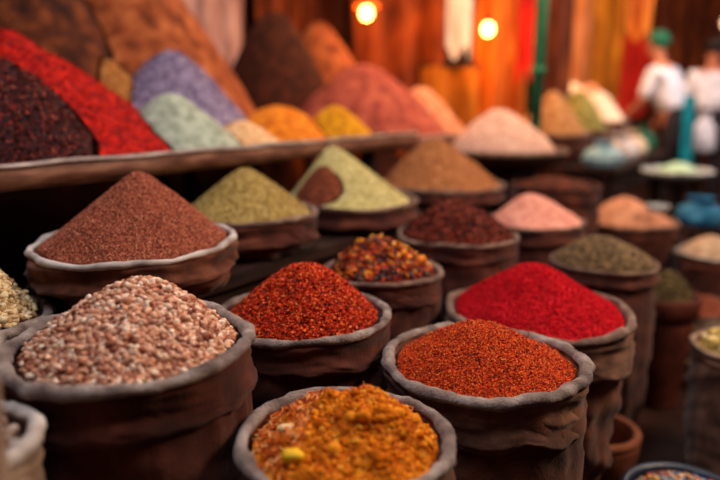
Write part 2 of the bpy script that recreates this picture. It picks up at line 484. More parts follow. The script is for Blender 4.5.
# D: red chilli flakes
D = Sack('spice_sack', 'dark maroon sack with thin grey hem filled with red chilli flakes', -.126, 1.335, 0, .702, .195, hem='hem_grey', seed=31, hemr=.045, cuffh=.34, sag=.006)
m_flk = noise_mat('red_chilli_flake_bed', ['#3c0803', '#841a05', '#b42e0a'], 120, .9, .5, 260, .003)
m_flk_g = grain_mat('red_chilli_flakes', ['#d8380a', '#b02206', '#e65414', '#8a1604', '#c82c08', '#e0460e', '#5a0e04', '#ec6c24'], .65)
hD, oD = add_mound(D, 'rounded mound of bright red chilli flakes beside the pink beans', m_flk, .112, fill=.84, off=(.01, .01), q=.95, tip=.42, amp=.008, nsc=11, seed=12, drop=.006, nr=90, nu=160)
hD.grains('chilli_flakes', oD, m_flk_g, 17000, 'flake', .0029, .5, .35, .6, .985)

# E: paprika
E_ = Sack('spice_sack', 'tall brown sack with folded cuff filled with crimson paprika', .45, 1.575, 0, .633, .238, body='sack_brown', hem='hem_brown', cuff='sack_grey', seed=44, hemr=.045, cuffh=.42, sag=.008, bottom=.60, belly=.93, rise=.95)
m_pap = noise_mat('crimson_paprika', ['#8a0610', '#b80a16', '#d8182a'], 30, .95, .5, 130, .004, lo=.3, hi=.7)
m_pap_g = grain_mat('paprika_crumbs', ['#c20c1a', '#a30812', '#d61c2c', '#8a0610'], .95, .1)
hE, oE = add_mound(E_, 'crimson red paprika powder mound in the tall brown sack', m_pap, .112, off=(-.02, .0), q=1.02, tip=.3, amp=.010, nsc=7, seed=15, drop=.0, fine=.002, nr=110, nu=180)
hE.grains('paprika_crumbs', oE, m_pap_g, 16000, 'octa', .0021, .6, .3, .4, .985)

# H: coarse red-brown powder, upper shelf
BZ = .72
Hs = Sack('spice_sack', 'squat brown cloth sack with pale thin hem on the bench', -.515, 1.455, BZ, .838, .232, body='sack_brown', hem='hem_light', seed=52, hemr=.036, cuffh=.26, sag=.010, bottom=.74, belly=.93, folds=.02, tilt=(0.0, .012))
m_sum = noise_mat('reddish_brown_sumac', ['#54231a', '#843f2c', '#a85a40'], 150, .95, .5, 260, .003)
m_sum_g = grain_mat('sumac_granules', ['#a5553c', '#7d3a2a', '#c07052', '#5c261b', '#94472f', '#b56448', '#cf8a68'], .9)
hH, oH = add_mound(Hs, 'pointed mound of coarse reddish brown sumac on the bench', m_sum, .150, off=(.012, .02), q=1.08, tip=.13, amp=.008, nsc=9, seed=18, drop=-.004, fill=.875, nr=100, nu=180)
hH.grains('sumac_granules', oH, m_sum_g, 30000, 'octa', .0018, .45, .3, .5, .99)

# F: pale beans at the edge
F_ = Sack('bean_sack', 'maroon sack of cream beans partly hidden by pink bean sack', -.775, 1.22, 0, .725, .155, hem='hem_grey', seed=61, hemr=.07, cuffh=.4, sag=.006)
m_cb = grain_mat('cream_beans', ['#d9bd8e', '#c8a676', '#e6d0a6', '#b08a58', '#d2b384', '#a07a4c', '#dcc498'], .55, .35, speck=150)
hF, oF = add_mound(F_, 'sloping mound of cream coloured beans behind the pink bean sack', m_bean_bed, .165, name='bean_mound', cat='bean mound', off=(-.04, .02), q=.95, tip=.3, amp=.006, seed=20, drop=.01)
hF.grains('cream_beans', oF, m_cb, 1500, 'bean', .0078, .22, .4, .35, .94, even=True, smooth=True)
hF.grains('upper_beans', oF, m_cb, 600, 'bean', .0076, .22, .3, .8, .95, smooth=True)

# G: nuts in the very near cream sack
G = Sack('nut_sack', 'blurred cream sack of brown nuts cut by the lower corner', -.518, .715, 0, .742, .120, body='sack_cream', hem='hem_light', seed=71, hemr=.09, cuffh=.5, sag=.005)
m_nut = grain_mat('brown_nuts', ['#9a8478', '#7c6458', '#b8a496', '#64493e', '#8d7466'], .6, .3, speck=100)
hG, oG = add_mound(G, 'blurred mound of greyish brown nuts in the cream sack', m_bean_bed, .03, name='nut_mound', cat='nut mound', tip=.4, amp=.004, seed=21, drop=.016)
hG.grains('nuts', oG, m_nut, 420, 'bean', .0105, .2, .4, .4, .93, even=True, smooth=True)
# U: grey sack edge
U = Sack('cloth_sack', 'narrow grey cloth sack barely showing at the picture edge', -.402, .56, 0, .925, .060, body='sack_cream', hem='hem_light', seed=75, hemr=.12, cuffh=.7, sag=.004)
m_gry = noise_mat('pale_grey_lentils', ['#8d8480', '#a79d98', '#c0b6b0'], 180, .9, .5, 200, .003)
add_mound(U, 'small mound of pale grey lentils in the narrow grey sack', m_gry, .015, name='lentil_mound', cat='lentil mound', tip=.4, amp=.003, seed=76, drop=.01, nr=30, nu=60)

# ================================================================== MIDDLE ROWS
m_cum = noise_mat('olive_cumin_powder', ['#7c6230', '#a28648', '#bfa568'], 60, .95, .6, 130, .004)
m_cum_g = grain_mat('cumin_crumbs', ['#ae9354', '#8e7438', '#c8b076', '#7a6029'], .95, .1)
m_fen = noise_mat('pale_green_fennel', ['#a0925a', '#bfb274', '#d8cc98'], 60, .95, .6, 120, .004)
m_fen_g = grain_mat('fennel_crumbs', ['#cabd84', '#b0a266', '#ded3a2', '#988a50'], .95, .1)
m_brn = noise_mat('reddish_brown_powder', ['#4a2015', '#6f3522', '#8d4c32'], 60, .95, .5, 150, .004)
m_brn_g = grain_mat('brown_crumbs', ['#7d4029', '#5c2a1a', '#96583c'], .95, .1)

I_ = Sack('spice_sack', 'dark brown sack on the bench holding olive cumin powder', -.33, 1.88, BZ, .831, .208, hem='hem_brown', seed=82, hemr=.04, cuffh=.34, sag=.006, bottom=.78, belly=.93)
hI, oI = add_mound(I_, 'olive yellow cumin powder mound, pointed, behind the chilli flakes', m_cum, .124, off=(-.005, .0), q=1.0, tip=.16, amp=.010, nsc=10, seed=83, drop=-.002, fine=.001)
hI.grains('cumin_crumbs', oI, m_cum_g, 6000, 'octa', .0022, .5, .3, .5, .98)

J = Sack('spice_sack', 'dark brown sack on the bench shared by green and brown powders', -.042, 2.28, BZ, .806, .252, hem='hem_brown', seed=91, hemr=.035, cuffh=.3, sag=.006, bottom=.74, belly=.93)
hJ = J.heap(.182, fill=.845, off=(-.062, .080), q=1.15, tip=.17, amp=.010, nsc=10, seed=92, drop=-.002)
hJ2 = Heap(J.x - .082, J.y - .084, J.zr + .002, .104, .125, q=.75, tip=.25, amp=.008, nsc=12, seed=94)
hJ.rivals = [hJ2]; hJ2.rivals = [hJ]
oJ = mound(hJ, 'pale green fennel powder mound leaning over a brown mound', 'spice mound', m_fen)
oJ2 = mound(hJ2, 'small reddish brown powder mound against the pale green fennel', 'spice mound', m_brn)
hJ.grains('fennel_crumbs', oJ, m_fen_g, 6000, 'octa', .0024, .5, .3, .5, .97)
hJ2.grains('brown_crumbs', oJ2, m_brn_g, 2000, 'octa', .0022, .5, .3, .5, .95)

K = Sack('spice_sack', 'small maroon sack of mixed chilli and orange peel flakes', .057, 1.665, 0, .71, .163, body='sack_maroon', hem='hem_brown', seed=101, hemr=.05, cuffh=.4, sag=.006)
m_mix = noise_mat('spice_mix_bed', ['#260805', '#5a1508', '#7f260c'], 80, .9, .5, 180, .004)
m_mix_g = grain_mat('mixed_spice_flakes', ['#b8340c', '#d46a1a', '#6a1408', '#34181a', '#c94810', '#dc8a2c', '#8a200a', '#4a3634', '#ac2c0a', '#c04010'], .55)
m_corn = grain_mat('dark_peppercorns', ['#2a2022', '#40302e', '#1c1518', '#5a4640'], .5)
m_peel = grain_mat('orange_peel_slices', ['#e58a1e', '#d86a12', '#f0a840'], .6)
hK, oK = add_mound(K, 'mound of chilli, peppercorn and orange peel mix behind red flakes', m_mix, .090, off=(-.01, .01), q=.95, tip=.4, amp=.008, nsc=11, seed=102, drop=.006)
hK.grains('mixed_flakes', oK, m_mix_g, 3000, 'flake', .0070, .45, .4, .5, .90)
hK.grains('peppercorns', oK, m_corn, 260, 'corn', .0062, .25, .4, .5, .92, smooth=True)
hK.grains('orange_peel_slices', oK, m_peel, 90, 'slice', .0125, .35, .5, .5, .92, smooth=True)

L = Sack('spice_sack', 'wide sack on the bench with tan ginger powder', .35, 2.84, BZ, .792, .29, hem='hem_brown', seed=111, hemr=.035, cuffh=.25, sag=.006, bottom=.72, belly=.93)
m_gin = noise_mat('tan_ginger_powder', ['#7a4526', '#a3663c', '#bd8054'], 40, .95, .6, 90, .006)
m_gin_g = grain_mat('ginger_crumbs', ['#b0764a', '#8f5630', '#c89264'], .95, .1)
hL, oL = add_mound(L, 'tan ginger powder mound behind the dark red flakes', m_gin, .185, off=(-.03, .02), q=.95, tip=.25, amp=.014, nsc=8, seed=112, drop=-.002)
hL.grains('ginger_crumbs', oL, m_gin_g, 5000, 'octa', .003, .5, .3, .5, .97)

Mk = Sack('spice_sack', 'dark maroon sack of dark red flakes beside the orange mix', .305, 2.0, 0, .737, .192, body='sack_maroon', hem='hem_brown', seed=121, hemr=.038, cuffh=.3, sag=.006)
m_drf = noise_mat('dark_red_flake_bed', ['#2c0c08', '#571a10', '#7a2c1a'], 70, .9, .6, 140, .005)
m_drf_g = grain_mat('dark_red_flakes', ['#7c2a18', '#571a10', '#9c4026', '#35100b', '#8a3420', '#231010'], .7)
hM, oM = add_mound(Mk, 'dark reddish brown flake mound between orange mix and pink salt', m_drf, .105, off=(-.02, .02), q=.95, tip=.3, amp=.010, nsc=9, seed=122, drop=.0)
hM.grains('dark_flakes', oM, m_drf_g, 5000, 'flake', .0055, .45, .4, .5, .97)

N_ = Sack('spice_sack', 'dark sack of pale pink salt behind the crimson paprika', .66, 2.42, 0, .705, .190, hem='hem_brown', seed=131, hemr=.035, cuffh=.3, sag=.006)
m_slt = noise_mat('pink_salt', ['#b0685a', '#cf8a7a', '#dfa596'], 40, .8, .5, 120, .004)
hN, oN = add_mound(N_, 'pale pink salt mound behind the crimson paprika', m_slt, .098, off=(-.02, .02), q=.95, tip=.3, amp=.010, nsc=9, seed=132, drop=.0)

O_ = Sack('pepper_sack', 'dark sack of olive brown peppercorns beside the pink salt', .79, 2.05, 0, .640, .172, hem='hem_brown', seed=141, hemr=.03, cuffh=.3, sag=.006)
m_ppr = noise_mat('peppercorn_bed', ['#33241a', '#574128', '#766040'], 70, .9, .6, 130, .005)
m_ppr_g = grain_mat('olive_peppercorns', ['#6e5638', '#4c3822', '#8a6e48', '#33261a', '#7a6040'], .6)
hO, oO = add_mound(O_, 'olive brown peppercorn mound beside the pink salt', m_ppr, .075, name='pepper_mound', off=(-.01, .02), q=.85, tip=.5, amp=.006, nsc=9, seed=142, drop=.0)
hO.grains('peppercorns', oO, m_ppr_g, 2600, 'corn', .0048, .25, .4, .5, .97, smooth=True)

# ------------------------------------------------------------------ lathe things (pots, bowls)
def lathe(name, prof, mat, parent, nu=64):
    P = np.array(prof, float); th = np.linspace(0, 2 * PI, nu, endpoint=False)
    V = np.stack([P[:, 0][:, None] * np.cos(th), P[:, 0][:, None] * np.sin(th), np.repeat(P[:, 1][:, None], nu, 1)], -1).reshape(-1, 3)
    return mesh_obj(name, V, [(grid_faces(len(P), nu), mat)], parent)

def arc(r0, z0, r1, z1, bulge, n=8):
    return [(r0 + (r1 - r0) * k / n + bulge * math.sin(PI * k / n), z0 + (z1 - z0) * k / n) for k in range(n + 1)]

def torus_prof(R, z, r, n=12):
    return [(R + r * math.cos(2 * PI * k / n), z + r * math.sin(2 * PI * k / n)) for k in range(n + 1)]

def bowl(name, label, x, y, z0, zr, R, mat, rimmat=None, foot=.6, bulge=.1, cat='bowl', wall=.012, nu=64, rimr=.012):
    t = thing(name, label, cat, (x, y, z0))
    H = zr - z0
    outer = [(.01, 0), (R * foot, 0)] + arc(R * foot, .002, R, H - .004, R * bulge)
    inner = arc(R - wall, H - .004, R * foot * .8, .02, R * bulge * .8) + [(.01, .018)]
    lathe('bowl_body', outer + inner, mat, t, nu)
    lathe('rim', torus_prof(R - wall * .5, H, rimr), rimmat or mat, t, nu)
    return t

# P: tall terracotta pot on the floor
tp = thing('terracotta_pot', 'tall tapering terracotta pot of brown herbs standing on the floor', 'pot', (1.145, 2.36, 0))
lathe('pot_body', [(.01, 0), (.082, 0), (.086, .006)] + arc(.086, .01, .116, .36, .002) + [(.104, .365), (.075, .03), (.01, .028)], M['terracotta'], tp)
lathe('pot_rim', [(.104, .36), (.122, .362), (.130, .372), (.133, .43), (.128, .44), (.116, .438), (.112, .42), (.108, .362), (.104, .36)], M['terracotta'], tp)
m_hrb = noise_mat('brown_green_herbs', ['#2c2414', '#54442a', '#7a6540'], 60, .95, .6, 110, .006)
m_hrb_g = grain_mat('dried_herb_bits', ['#6a5634', '#473a22', '#8a7448', '#33291a'], .8)
hP = Heap(1.145, 2.36, .43, .104, .095, q=.7, tip=.5, amp=.006, nsc=14, seed=151)
oP = mound(hP, 'brown green dried herb mound in the tall terracotta pot', 'herb mound', m_hrb, name='herb_mound', nr=40, nu=80)
hP.grains('herb_bits', oP, m_hrb_g, 1200, 'flake', .006, .4, .4, .5, .95)
# terracotta bowl by the tall sack
bowl('terracotta_bowl', 'empty terracotta bowl on the floor behind the tall paprika sack', .705, 1.775, 0, .190, .122, M['terracotta_dusty'], bulge=.12, cat='bowl', wall=.02, rimr=.013)
# patterned bowl
m_mos, nt, b_ = new_mat('mosaic_glaze')
vor = nt.nodes.new('ShaderNodeTexVoronoi'); vor.inputs['Scale'].default_value = 55
tc = nt.nodes.new('ShaderNodeTexCoord'); nt.links.new(tc.outputs['Object'], vor.inputs['Vector'])
rp = ramp(nt, ['#1c3f6a', '#a32a1c', '#1f1414', '#c4812a', '#2a5d88', '#3a1210', '#c9b48c', '#14243c'], 'CONSTANT')
sx = nt.nodes.new('ShaderNodeSeparateColor'); nt.links.new(vor.outputs['Color'], sx.inputs['Color'])
nt.links.new(sx.outputs[0], rp.inputs['Fac']); nt.links.new(rp.outputs['Color'], b_.inputs['Base Color'])
b_.inputs['Roughness'].default_value = .35
M['mosaic'] = m_mos
m_bead = grain_mat('coloured_beads', ['#23568c', '#b03a22', '#d89a34', '#2a1a16', '#3d7ea6', '#701c14', '#d8c49a', '#183050'], .35, .5)
bowl('mosaic_bowl', 'dark bowl of multicoloured beads on the floor in the corner', .80, 1.42, 0, .198, .150, M['blue_glaze'], bulge=.08, cat='bowl')
hMo = Heap(.80, 1.42, .186, .126, .045, tip=.5, q=.8, amp=.004, seed=161)
oMo = mound(hMo, 'mound of multicoloured beads in the dark corner bowl', 'bead mound', m_mix, name='bead_mound', nr=30, nu=70)
hMo.grains('beads', oMo, m_bead, 1100, 'corn', .0062, .3, .4, .5, .95, even=True, smooth=True)
# R: basket with pale slices
R_ = Sack('cloth_sack', 'olive grey sack of pale yellow slices beside the tall pot', 1.185, 1.86, 0, .415, .165, body='sack_grey', hem='sack_cream', seed=171, hemr=.05, cuffh=.2, sag=.004, bottom=.85, belly=.95)
m_slc = grain_mat('pale_dried_slices', ['#e0cc86', '#cdb468', '#eddca4', '#b89a50', '#d8c27a'], .6)
hR, oR = add_mound(R_, 'mound of pale yellow dried slices in the olive grey sack', m_cum, .06, name='slice_mound', cat='dried slice mound', tip=.4, q=.8, amp=.006, seed=172, drop=.012)
hR.grains('dried_slices', oR, m_slc, 750, 'slice', .0165, .35, .5, .5, .86, aspect=(1, .6, 1), smooth=True)

# W / bowl / Q / far sacks
crate = thing('wooden_crate', 'low dark crate lifting the pale pink grain bowl', 'crate', (*st(3.23, -1.29), BZ), STALL_ROT)
for q in range(2):
    bm_obj('side_slat', box_bm((.34, .018, .07), (0, (-.13, .13)[q], .035), .003), M['wood_dark'], crate)
    bm_obj('end_board', box_bm((.018, .24, .07), ((-.16, .16)[q], 0, .035), .003), M['wood_dark'], crate)
bm_obj('lid_board', box_bm((.35, .28, .012), (0, 0, .076), .003), M['wood_dark'], crate)
wx, wy = st(3.23, -1.29)
bowl('wide_bowl', 'wide shallow dark bowl of pale pinkish grain on a crate', wx, wy, BZ + .083, .898, .33, M['wood_dark'], M['hem_brown'], foot=.7, bulge=.05)
m_pk = noise_mat('pale_pink_grain', ['#b58878', '#d2a898', '#e0c0b2'], 40, .9, .6, 100, .006)
mound(Heap(wx, wy, .892, .270, .215, off=(-.03, .02), q=.78, tip=.4, amp=.014, nsc=8, seed=181), 'pale pinkish grain mound in the wide shallow bowl', 'spice mound', m_pk)
bx, by = .90, 2.99
m_dkp = noise_mat('dark_brown_powder', ['#2c120a', '#4a2012', '#6a321c'], 30, .95, .5, 100, .005)
Bb = Sack('spice_sack', 'dark brown sack of dark powder under the pale pink bowl', bx, by, 0, .77, .208, hem='sack_maroon', seed=191, hemr=.03, cuffh=.3)
add_mound(Bb, 'low dark brown powder mound under the pale pink bowl', m_dkp, .045, q=.8, tip=.4, amp=.006, seed=192, fill=.82, nr=40, nu=80)
qx, qy = 1.40, 3.32
Q = Sack('spice_sack', 'wide dark sack of peach lentils behind the tall pot', qx, qy, 0, .535, .245, hem='hem_brown', seed=201, hemr=.035, cuffh=.3)
m_pch = noise_mat('peach_lentils', ['#a5674a', '#c4876a', '#d8a488'], 40, .9, .6, 100, .006)
add_mound(Q, 'peach lentil mound with a steel scoop dish on it', m_pch, .13, name='lentil_mound', cat='lentil mound', off=(-.03, .03), q=.9, tip=.3, amp=.01, seed=202, nr=50, nu=90)
M['white_cloth'] = noise_mat('white_cotton', ['#a9a4b0', '#c8c4cf', '#e0dde6'], 10, .9)
M['cream_cloth'] = noise_mat('cream_cotton', ['#b59c86', '#d4bda4', '#e6d5c0'], 10, .9)
M['blue_cloth'] = noise_mat('blue_cloth', ['#1f5a86', '#2f7cae', '#58a0cc'], 10, .8)
M['paleblue'] = noise_mat('pale_blue_plastic', ['#6d9bb4', '#8fb8cd', '#b0d2e2'], 10, .5)
M['green_cloth'] = noise_mat('green_cloth', ['#0e3c28', '#185540', '#2c7456'], 10, .8)
M['teal_cloth'] = noise_mat('teal_cloth', ['#04525c', '#08717d', '#16909a'], 8, .8, stretch=(3, 3, .6))
M['mint'] = noise_mat('mint_green_leaves', ['#7fb08a', '#a8cfae', '#cfe6d0'], 30, .8, .5, 60, .01)
bowl('steel_dish', 'small pale steel dish resting on the peach lentils', 1.435, 3.10, .625, .655, .055, M['steel'], foot=.6, bulge=.1, cat='dish', wall=.006, nu=32, rimr=.004)

def bundle(name, label, cat, x, y, z, r, h, mat, tie=None, seed=1):
    """soft tied cloth or plastic bag"""
    nu, nv = 40, 22
    th = np.linspace(0, 2 * PI, nu, endpoint=False)
    v = np.linspace(0, 1, nv)
    prof = np.where(v < .75, np.sin(np.clip(v / .75, 0.03, 1) * PI * .62 + .35), 0)
    prof = np.interp(v, [0, .05, .3, .6, .78, .82, .9, 1], [.60, .85, 1, .88, .48, .30, .44, .56])
    f = 1 + .16 * (fbm(np.cos(th)[None] * 3 + 5, np.sin(th)[None] * 3 + v[:, None] * 2, seed, 3) - .5) * 2
    rad = r * prof[:, None] * f
    t = thing(name, label, cat, (x, y, z))
    V = np.stack([rad * np.cos(th), rad * np.sin(th), np.repeat((v * h)[:, None], nu, 1)], -1).reshape(-1, 3)
    V = np.concatenate([V, [[0, 0, 0.0]]])
    j = np.arange(nu)
    cap = np.stack([np.full(nu, nv * nu), (j + 1) % nu, j], -1)
    mesh_obj('bag_body', V, [(grid_faces(nv, nu), mat), (cap, mat)], t)
    lathe('tie', torus_prof(r * .34, h * .81, r * .06, 8), tie or mat, t, 24)
    return t

bundle('cloth_bundle', 'pale blue tied bag at the near end of the far bench', 'bundle', *st(4.48, -1.08), BZ, .125, .17, M['paleblue'], seed=5)

def stool(name, label, x, y, zt, r, mat, legmat):
    t = thing(name, label, 'stool', (x, y, 0))
    lathe('seat', [(.01, zt - .03), (r - .006, zt - .03), (r, zt - .024), (r, zt - .006), (r - .006, zt), (.01, zt)], mat, t, 40)
    for k in range(4):
        a = PI / 4 + k * PI / 2
        bm = bmesh.new()
        bmesh.ops.create_cone(bm, cap_ends=True, segments=12, radius1=.018, radius2=.022, depth=zt - .028)
        for v in bm.verts:
            f = .82 + .18 * (.5 - v.co.z / (zt - .028))
            v.co = Vector((v.co.x + r * f * .85 * math.cos(a), v.co.y + r * f * .85 * math.sin(a), v.co.z + (zt - .028) / 2))
        bm_obj('leg', bm, legmat, t, True)
    return t
Bg = Sack('spice_sack', 'dim sack of beige flour beyond the pale yellow slices', 1.66, 3.0, 0, .445, .155, body='sack_maroon', hem='hem_light', seed=231, hemr=.05, cuffh=.35)
m_bge = noise_mat('beige_flour', ['#9a7c64', '#bda086', '#d6bea6'], 30, .95, .5, 90, .006)
add_mound(Bg, 'beige flour mound beyond the pale yellow slices', m_bge, .09, q=.8, tip=.4, amp=.006, seed=232, nr=40, nu=80)
# low sack under the bundle at the edge
R2 = Sack('spice_sack', 'dim pinkish brown sack behind the pale yellow slices', 1.40, 2.55, 0, .33, .15, body='sack_cream', hem='hem_brown', seed=221, hemr=.04, cuffh=.3)
add_mound(R2, 'dim brown powder mound in the pinkish sack', m_brn, .05, tip=.4, amp=.006, seed=222, nr=40, nu=80)

# ================================================================== TRAYS AND HEAPS ON THEM
TZ = .945
def tray(name, label, s0, s1, t0, t1, z, lip=.055):
    """shallow wooden tray; t0 = aisle side"""
    cx, cy = st((s0 + s1) / 2, (t0 + t1) / 2)
    L_, W_ = s1 - s0, t0 - t1
    t = thing(name, label, 'tray', (cx, cy, z), STALL_ROT)
    # local x = along the stall, local -y = towards the aisle
    bm_obj('tray_bottom', box_bm((L_ - .04, W_ - .04, .02), (0, 0, .012), .003), M['wood_tray'], t)
    fb = bm_obj('front_board', box_bm((L_, .035, lip), (0, -W_ / 2 + .0175, lip / 2), .008, cuts=30, warp=.012, seed=3), M['wood_tray'], t, True)
    bm_obj('worn_edge', box_bm((L_ * .996, .037, .012), (0, -W_ / 2 + .0175, lip + .002), .005, cuts=40, warp=.012, seed=3), M['wood_lip'], fb, True)
    bm_obj('back_board', box_bm((L_, .035, lip), (0, W_ / 2 - .0175, lip / 2), .006), M['wood_tray'], t)
    for k in (-1, 1):
        bm_obj('end_board', box_bm((.035, W_ - .07, lip), (k * (L_ / 2 - .0175), 0, lip / 2), .006), M['wood_tray'], t)
        for q in (-1, 1):
            bm_obj('leg', box_bm((.06, .06, z), (k * (L_ / 2 - .1), q * (W_ / 2 - .22), -z / 2), .004), M['wood_dark'], t)
    return t
tray('spice_tray', 'long weathered wooden tray holding the red and purple powder mounds', .25, 2.72, -1.5, -3.45, TZ)
tray('spice_tray', 'wooden tray farther along holding the rose brown mound', 2.74, 4.16, -1.64, -3.45, TZ - .04)
TB = TZ + .024

m_blk = noise_mat('black_red_flake_bed', ['#140608', '#2e0b0c', '#561412'], 90, .85, .6, 160, .005)
m_blk_g = grain_mat('black_red_flakes', ['#3a1014', '#1a0a10', '#6a1a18', '#2a1018', '#8a2a1c', '#140a10', '#4c1616', '#a8402a'], .55)
m_red = noise_mat('bright_red_paprika', ['#560405', '#9a0a06', '#c81e0c'], 30, .95, .6, 110, .006)
m_red_g = grain_mat('red_paprika_crumbs', ['#b8140c', '#880806', '#d02c12', '#640505'], .95, .1)
m_sage = noise_mat('sage_green_powder', ['#7d8676', '#9aa392', '#b4bba8'], 30, .95, .6, 90, .006)
m_lav = noise_mat('lavender_flowers', ['#6a5a70', '#8f7f9c', '#ab9cb6'], 50, .95, .6, 90, .008)
m_lav_g = grain_mat('lavender_buds', ['#84749a', '#a294b4', '#66587a', '#b4a8c4'], .9)
m_crm = noise_mat('cream_orange_grain', ['#b5784a', '#d6a878', '#e6cba8'], 50, .95, .6, 90, .006)
m_tan = noise_mat('tan_powder', ['#70401c', '#98602e', '#b47c44'], 40, .95, .6, 90, .006)
m_orr = noise_mat('orange_turmeric', ['#a8500a', '#cf7212', '#e08e28'], 30, .95, .5, 90, .006)
m_yel = noise_mat('yellow_turmeric', ['#9a6208', '#c8860c', '#dca41e'], 30, .95, .5, 90, .006)
m_rose = noise_mat('rose_brown_powder', ['#6e2e28', '#96463a', '#b05e4c'], 16, .95, .6, 60, .008)
m_dkb = noise_mat('dark_brown_bark', ['#1e0c08', '#38180f', '#522618'], 20, .95, .6, 60, .01)
m_bgb = noise_mat('brown_ground_spice', ['#26100a', '#4c2210', '#743a1a'], 14, .95, .6, 60, .01)
m_orb = noise_mat('orange_brown_powder', ['#5e2a14', '#8c4624', '#ae6338'], 14, .95, .5, 60, .008)
m_pea = noise_mat('peach_powder', ['#a86048', '#c47e60', '#d89a7c'], 20, .95, .5, 60, .008)
m_mau = noise_mat('mauve_powder', ['#5c4854', '#7c6670', '#98848c'], 20, .95, .5, 60, .008)

def th_(key, s, t, R, peak, base=TB, **k):
    x, y = st(s, t)
    return Heap(x, y, base + .006, R, peak - base, seed=sum(map(ord, key)) % 97, **k)
heaps = dict(
    dark=th_('dark', .985, -1.89, .345, 1.26, q=.95, tip=.16, amp=.010),
    red=th_('red', 1.13, -2.115, .565, 1.36, q=.95, tip=.12, amp=.014),
    tan=th_('tan', 1.62, -2.30, .33, 1.30, q=1.0, tip=.2, amp=.012),
    sage=th_('sage', 1.52, -1.815, .265, 1.165, q=.95, tip=.2, amp=.012),
    lav=th_('lav', 1.82, -2.14, .35, 1.33, q=.9, tip=.25, amp=.014),
    cream=th_('cream', 1.77, -1.72, .18, 1.075, q=1.0, tip=.3, amp=.010),
    orange=th_('orange', 2.19, -1.91, .29, 1.125, q=1.0, tip=.3, amp=.012),
    yellow=th_('yellow', 2.36, -1.72, .185, 1.125, q=.9, tip=.3, amp=.010),
    brown=th_('brown', 1.48, -2.75, .645, 1.86, q=.85, tip=.3, amp=.016),
    obrown=th_('obrown', 1.98, -2.70, .68, 1.86, q=.85, tip=.25, amp=.012),
)
heaps['orange'].off = (0, 0)
far_heaps = dict(
    rose=th_('rose', 3.31, -2.205, .515, 1.36, base=TB - .04, q=.9, tip=.25, amp=.02),
    dkb=th_('dkb', 3.20, -2.80, .40, 1.68, base=TB - .04, q=.75, tip=.5, amp=.008),
    peach=th_('peach', 3.62, -2.0, .31, 1.22, base=TB - .04, q=.95, tip=.3, amp=.02),
    obf=th_('obf', 3.60, -2.76, .50, 1.66, base=TB - .04, q=.95, tip=.2, amp=.010),
)
for g in (heaps, far_heaps):
    for k in g: g[k].rivals = [g[q] for q in g if q != k]
LBL = dict(
    dark=('black and red crushed pepper mound at the tray corner', m_blk), red=('bright red paprika mound on the tray beside black pepper', m_red),
    tan=('tan powder mound between the red paprika and lavender', m_tan), sage=('pale sage green powder mound at the tray front', m_sage),
    lav=('purple lavender flower mound on the tray', m_lav), cream=('low cream and orange grain mound at the tray front edge', m_crm),
    orange=('orange turmeric mound behind the cream grain', m_orr), yellow=('deep yellow turmeric mound at the end of the tray', m_yel),
    brown=('huge dark brown ground spice mound behind the red paprika', m_bgb), obrown=('high orange brown powder mound sloping behind the lavender', m_orb),
    rose=('big rose brown powder mound on the second tray', m_rose), dkb=('tall dark brown bark mound behind the rose brown powder', m_dkb),
    peach=('peach coloured powder mound next to the rose brown mound', m_pea), obf=('orange brown mound at the back of the second tray', m_orb))
OB = {}
for g in (heaps, far_heaps):
    for k, hp in g.items():
        OB[k] = mound(hp, LBL[k][0], 'spice mound', LBL[k][1], nr=110, nu=260, skirt=.001)
heaps['dark'].grains('pepper_flakes', OB['dark'], m_blk_g, 16000, 'flake', .0042, .5, .35, .6, .98)
heaps['red'].grains('paprika_crumbs', OB['red'], m_red_g, 9000, 'octa', .0034, .7, .3, .5, .98)
heaps['lav'].grains('lavender_buds', OB['lav'], m_lav_g, 5000, 'flake', .007, .4, .4, .5, .98)

# ================================================================== BENCHES
def bench(label, s0, s1, t0, t1, z):
    cx, cy = st((s0 + s1) / 2, (t0 + t1) / 2); L_, W_ = s1 - s0, t0 - t1
    t = thing('display_bench', label, 'bench', (cx, cy, 0), STALL_ROT)
    bm_obj('bench_top', box_bm((L_, W_, .035), (0, 0, z - .0175), .004), M['wood_dark'], t)
    bm_obj('front_panel', box_bm((L_ - .1, .018, .16), (0, -W_ / 2 + .04, z - .116), .003), M['wood_dark'], t)
    for k in (-1, 1):
        for q in (-1, 1):
            bm_obj('leg', box_bm((.06, .06, z - .035), (k * (L_ / 2 - .06), q * (W_ / 2 - .08), (z - .035) / 2), .004), M['wood_dark'], t)
    return t
bench('dark wooden bench carrying the sumac, cumin and fennel sacks', .79, 3.5, -1.15, -1.50, BZ)
bench('dark wooden bench farther along the aisle with bags and bowls', 4.34, 6.2, -.96, -1.8, BZ)

# far bench goods
m_tr = noise_mat('tan_seed', ['#7a5030', '#a0744c', '#ba9068'], 20, .95, .5, 60, .008)
m_olv = noise_mat('olive_herb', ['#4c4a22', '#75703a', '#948c52'], 20, .95, .5, 60, .008)
m_wht = noise_mat('white_flour', ['#b8947c', '#d8bda4', '#ead9c8'], 10, .95)
def far_sack(label, mlabel, s, t, z0, zr, R, h, mat, body='sack_maroon', hem='hem_brown', seed=1):
    x, y = st(s, t)
    k = Sack('spice_sack', label, x, y, z0, zr, R, body=body, hem=hem, seed=seed, hemr=.05, cuffh=.3, nu=80)
    return add_mound(k, mlabel, mat, h, q=.95, tip=.3, amp=.012, seed=seed, nr=40, nu=80)
far_sack('dim sack of tan seed on the far bench beyond the pink bowl', 'tan seed mound beyond the pale pink grain bowl', 4.66, -1.50, BZ, .92, .285, .30, m_tr, seed=301)
far_sack('dim sack of olive herbs on the far bench', 'olive green herb mound sloping beyond the tan seed', 5.30, -1.5, BZ, .92, .285, .32, m_olv, seed=302)
